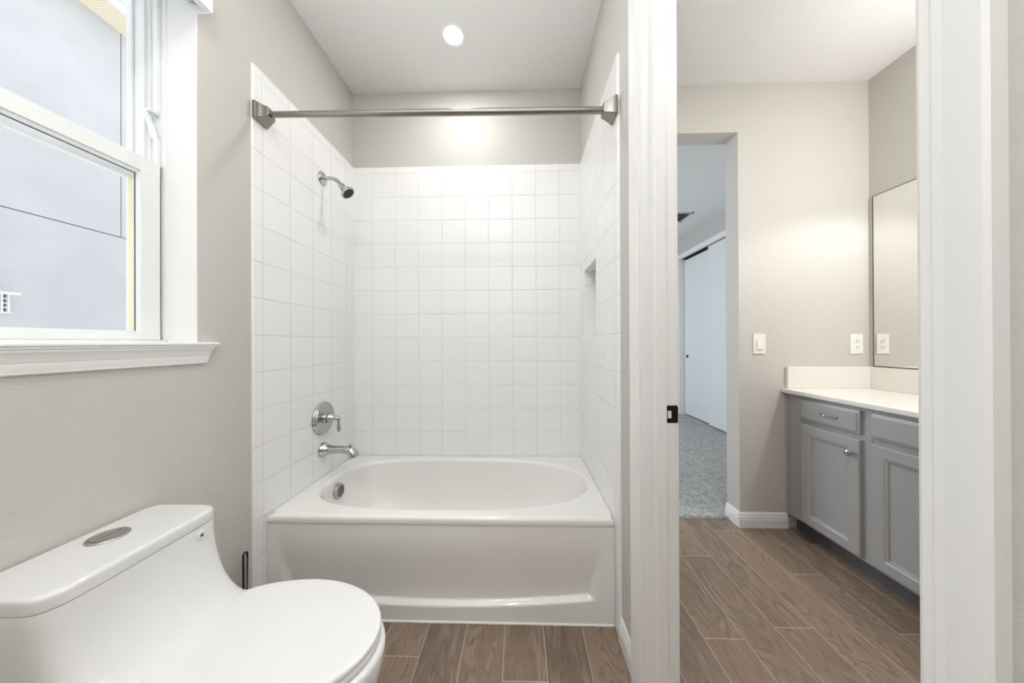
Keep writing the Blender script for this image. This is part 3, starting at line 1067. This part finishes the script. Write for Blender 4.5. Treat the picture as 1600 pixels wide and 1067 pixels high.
ca = cabinet('vanity_cabinet', 'grey vanity cabinet with a handled drawer, against the switch wall', 1.4985, WB - 0.002, [('drawer', 1.5385, 1.856, True), ('door', 1.5385, 1.856, 'r')], 0.135, 0.062)
MB().box((XF - 0.006, WB - 0.022, CB), (XF, WB - 0.001, CT), 0.003).build('scribe_strip', M['cab'], ca)
cabinet('sink_cabinet', 'grey vanity cabinet with a plain false drawer front, cut off by the door casing', 0.72, 1.498, [('drawer', 1.122, 1.491, False), ('drawer', 0.735, 1.10, False), ('door', 1.122, 1.491, 'r'), ('door', 0.735, 1.10, 'l')], 0.03, 0.03)

ctop = thing('countertop', 'white vanity countertop with low splash walls on the grey cabinets', 'countertop', (1.95, 1.3, CT))
MB().box((1.672, 0.70, CT), (XE, WB, 0.889), 0.004, 3).build('counter_slab', M['counter'], ctop)
MB().box((1.697, WB - 0.020, 0.889), (XE, WB, 1.028), 0.002).build('side_splash', M['counter'], ctop)
MB().box((XE - 0.018, 0.70, 0.889), (XE, WB - 0.020, 1.028), 0.002).build('back_splash', M['counter'], ctop)

mi = thing('mirror', 'frameless wall mirror above the vanity top', 'mirror', (XE, 1.4, 1.035))
MB().box((XE - 0.006, 0.75, 1.034), (XE - 0.001, 1.944, 2.095)).build('mirror_glass', M['mirror'], mi)
me_ = MB()
me_.box((XE - 0.0068, 1.942, 1.034), (XE, 1.9465, 2.0965)).box((XE - 0.0068, 0.75, 2.094), (XE, 1.945, 2.0975)).box((XE - 0.009, 0.75, 1.0295), (XE, 1.945, 1.0345))
me_.build('mirror_edge', M['mirror_edge'], mi)

# ---- wall plates
lsw = thing('light_switch', 'white rocker light switch beside the bedroom opening', 'light switch', (1.533, WB, 1.1725))
MB().box((1.4935, WB - 0.006, 1.109), (1.5725, WB, 1.236), 0.003).build('cover_plate', M['plate'], lsw)
rk = MB().loft([[(1.516, WB - 0.006, 1.139), (1.550, WB - 0.006, 1.139), (1.550, WB - 0.006, 1.206), (1.516, WB - 0.006, 1.206)],
                [(1.517, WB - 0.0125, 1.140), (1.549, WB - 0.0125, 1.140), (1.549, WB - 0.0075, 1.205), (1.517, WB - 0.0075, 1.205)]])
rk.build('rocker', M['plate'], lsw)
ol = thing('outlet', 'white duplex power outlet beside the mirror', 'outlet', (2.139, WB, 1.171))
MB().box((2.100, WB - 0.006, 1.108), (2.178, WB, 1.234), 0.003).build('cover_plate', M['plate'], ol)
for dz in (0.0205, -0.0205):
    rc = MB().lathe([(0, 0.0165), (0.0025, 0.0163), (0.003, 0.0155), (0.003, 0.001)], (2.139, WB - 0.006, 1.171 + dz), (0, -1, 0), 26).build('receptacle', M['plate'], ol)
    q = MB()
    for dx in (-0.0062, 0.0062):
        q.box((2.139 + dx - 0.0012, WB - 0.0095, 1.171 + dz - 0.001), (2.139 + dx + 0.0012, WB - 0.0088, 1.171 + dz + 0.0075))
    q.lathe([(0, 0.0028), (0.0006, 0.0026)], (2.139, WB - 0.0089, 1.171 + dz - 0.007), (0, -1, 0), 10)
    q.build('slots', M['slot'], rc)

# ================================================================== bedroom
BX, BY = 2.60, 5.75
struct(MB().box((-1.3, YB2, ZC), (3.4, BY + 0.1, ZC + 0.1)).build('ceiling_bedroom', M['ceiling']), 'white bedroom ceiling')
cp = MB()
gx = [OX0 + (OX1 - OX0) * i / 70 for i in range(71)]
edge = [(x, 2.052 + 0.004 * math.sin(x * 61) + 0.003 * random.random()) for x in gx]
poly = edge + [(OX1, YB2 + 0.0), (3.35, YB2), (3.35, BY), (-1.3, BY), (-1.3, YB2), (OX0, YB2)]
cp.loft([[(a, c, 0.0) for a, c in poly], [(a, c + (0.006 if i < 71 else 0), 0.013) for i, (a, c) in enumerate(poly)]])
struct(cp.build('floor_carpet', M['carpet'], smooth=False), 'grey carpet in the bedroom')
struct(MB().box((-1.3, YB2, -0.1), (3.4, BY, 0.0)).build('floor_bedroom', M['slot']), 'bedroom subfloor')
struct(MB().box((-1.3, BY, 0), (3.4, BY + 0.1, ZC)).build('wall_bedroom_far', M['bedwall']), 'grey far bedroom wall')
struct(MB().box((-1.4, YB2, 0), (-1.3, BY, ZC)).build('wall_bedroom_left', M['bedwall']), 'grey bedroom wall opposite the closet')
CY0, CY1, CZ = 2.95, 4.95, 2.53
w = MB()
w.box((BX, CY1, 0), (BX + 0.11, BY, ZC)).box((BX, YB2, 0), (BX + 0.11, CY0, ZC)).box((BX, CY0, CZ), (BX + 0.11, CY1, ZC))
struct(w.build('wall_closet', M['bedwall']), 'grey bedroom wall with the closet')
struct(MB().box((3.3, YB2, 0), (3.4, BY, ZC)).build('wall_closet_back', M['bedwall']), 'back wall inside the closet')
# closet frame
cf = sroot('trim_2', (BX, CY1, 0), 'white closet opening trim')
t = MB()
t.box((BX - 0.014, CY1 - 0.002, 0.013), (BX, CY1 + 0.062, CZ + 0.062), 0.003)
t.box((BX - 0.014, CY0 - 0.062, 0.013), (BX, CY0 + 0.002, CZ + 0.062), 0.003)
t.box((BX - 0.0145, CY0 - 0.062, CZ - 0.002), (BX, CY1 + 0.062, CZ + 0.062), 0.003)
t.build('closet_casing', M['trim'], cf)
t = MB()
t.box((BX, CY1 - 0.006, 0.013), (BX + 0.11, CY1, CZ)).box((BX, CY0, 0.013), (BX + 0.11, CY0 + 0.006, CZ)).box((BX, CY0, CZ - 0.006), (BX + 0.11, CY1, CZ))
t.build('closet_jamb', M['trim'], cf)
MB().box((BX + 0.028, CY0 + 0.006, CZ - 0.010), (BX + 0.105, CY1 - 0.006, CZ - 0.006)).build('sliding_track', M['gap'], cf)


def closet_door(label, x, y0, y1, z1, pull_y):
    d_ = thing('sliding_door', label, 'closet door', (x, (y0 + y1) / 2, 0.02), 'sliding closet doors')
    m_ = MB()
    m_.box((x, y0, 0.030), (x + 0.032, y1, z1), 0.002)
    prof = [(0, -0.0005), (0.004, 0.004), (0.010, 0.005), (0.018, 0.0035), (0.028, 0.0005), (0.034, 0.0005), (0.048, 0.0038), (0.056, 0.0042)]
    m_.nested(y0 + 0.115, y1 - 0.115, 1.045, z1 - 0.12, x, prof)
    m_.nested(y0 + 0.115, y1 - 0.115, 0.215, 0.935, x, prof)
    b_ = m_.build('door_panel', M['closet'], d_, angle=25)
    if pull_y:
        MB().lathe([(0, 0.026), (0.003, 0.027), (0.004, 0.024), (0.0015, 0.020), (0.001, 0.001)], (x, pull_y, 0.955), (-1, 0, 0), 26).build('finger_pull', M['black'], b_)
    return d_


closet_door('white two-panel sliding closet door with a black finger pull', BX + 0.070, 3.92, 4.935, 2.495, 4.86)
closet_door('white sliding closet door overlapping in front of the one with the pull', BX + 0.030, 2.97, 4.26, 2.515, None)

vn = thing('air_vent', 'white louvred air vent in the bedroom ceiling', 'air vent', (2.09, 4.05, ZC))
t = MB()
vx0, vx1, vy0, vy1 = 1.93, 2.24, 3.90, 4.22
zb = ZC - 0.008
t.box((vx0, vy0, zb), (vx1, vy0 + 0.03, ZC), 0.002).box((vx0, vy1 - 0.03, zb), (vx1, vy1, ZC), 0.002).box((vx0, vy0, zb), (vx0 + 0.03, vy1, ZC), 0.002).box((vx1 - 0.03, vy0, zb), (vx1, vy1, ZC), 0.002)
t.build('vent_frame', M['ventgrey'], vn)
MB().box((vx0 + 0.02, vy0 + 0.02, ZC - 0.002), (vx1 - 0.02, vy1 - 0.02, ZC)).build('duct_opening', M['gap'], vn)
sl = MB()
for k in range(7):
    yy = vy0 + 0.045 + k * 0.036
    sl.prism([(yy, ZC - 0.011), (yy + 0.014, ZC - 0.004), (yy + 0.015, ZC - 0.005), (yy + 0.001, ZC - 0.012)], 'x', vx0 + 0.03, vx1 - 0.03)
sl.build('louvres', M['ventgrey'], vn)
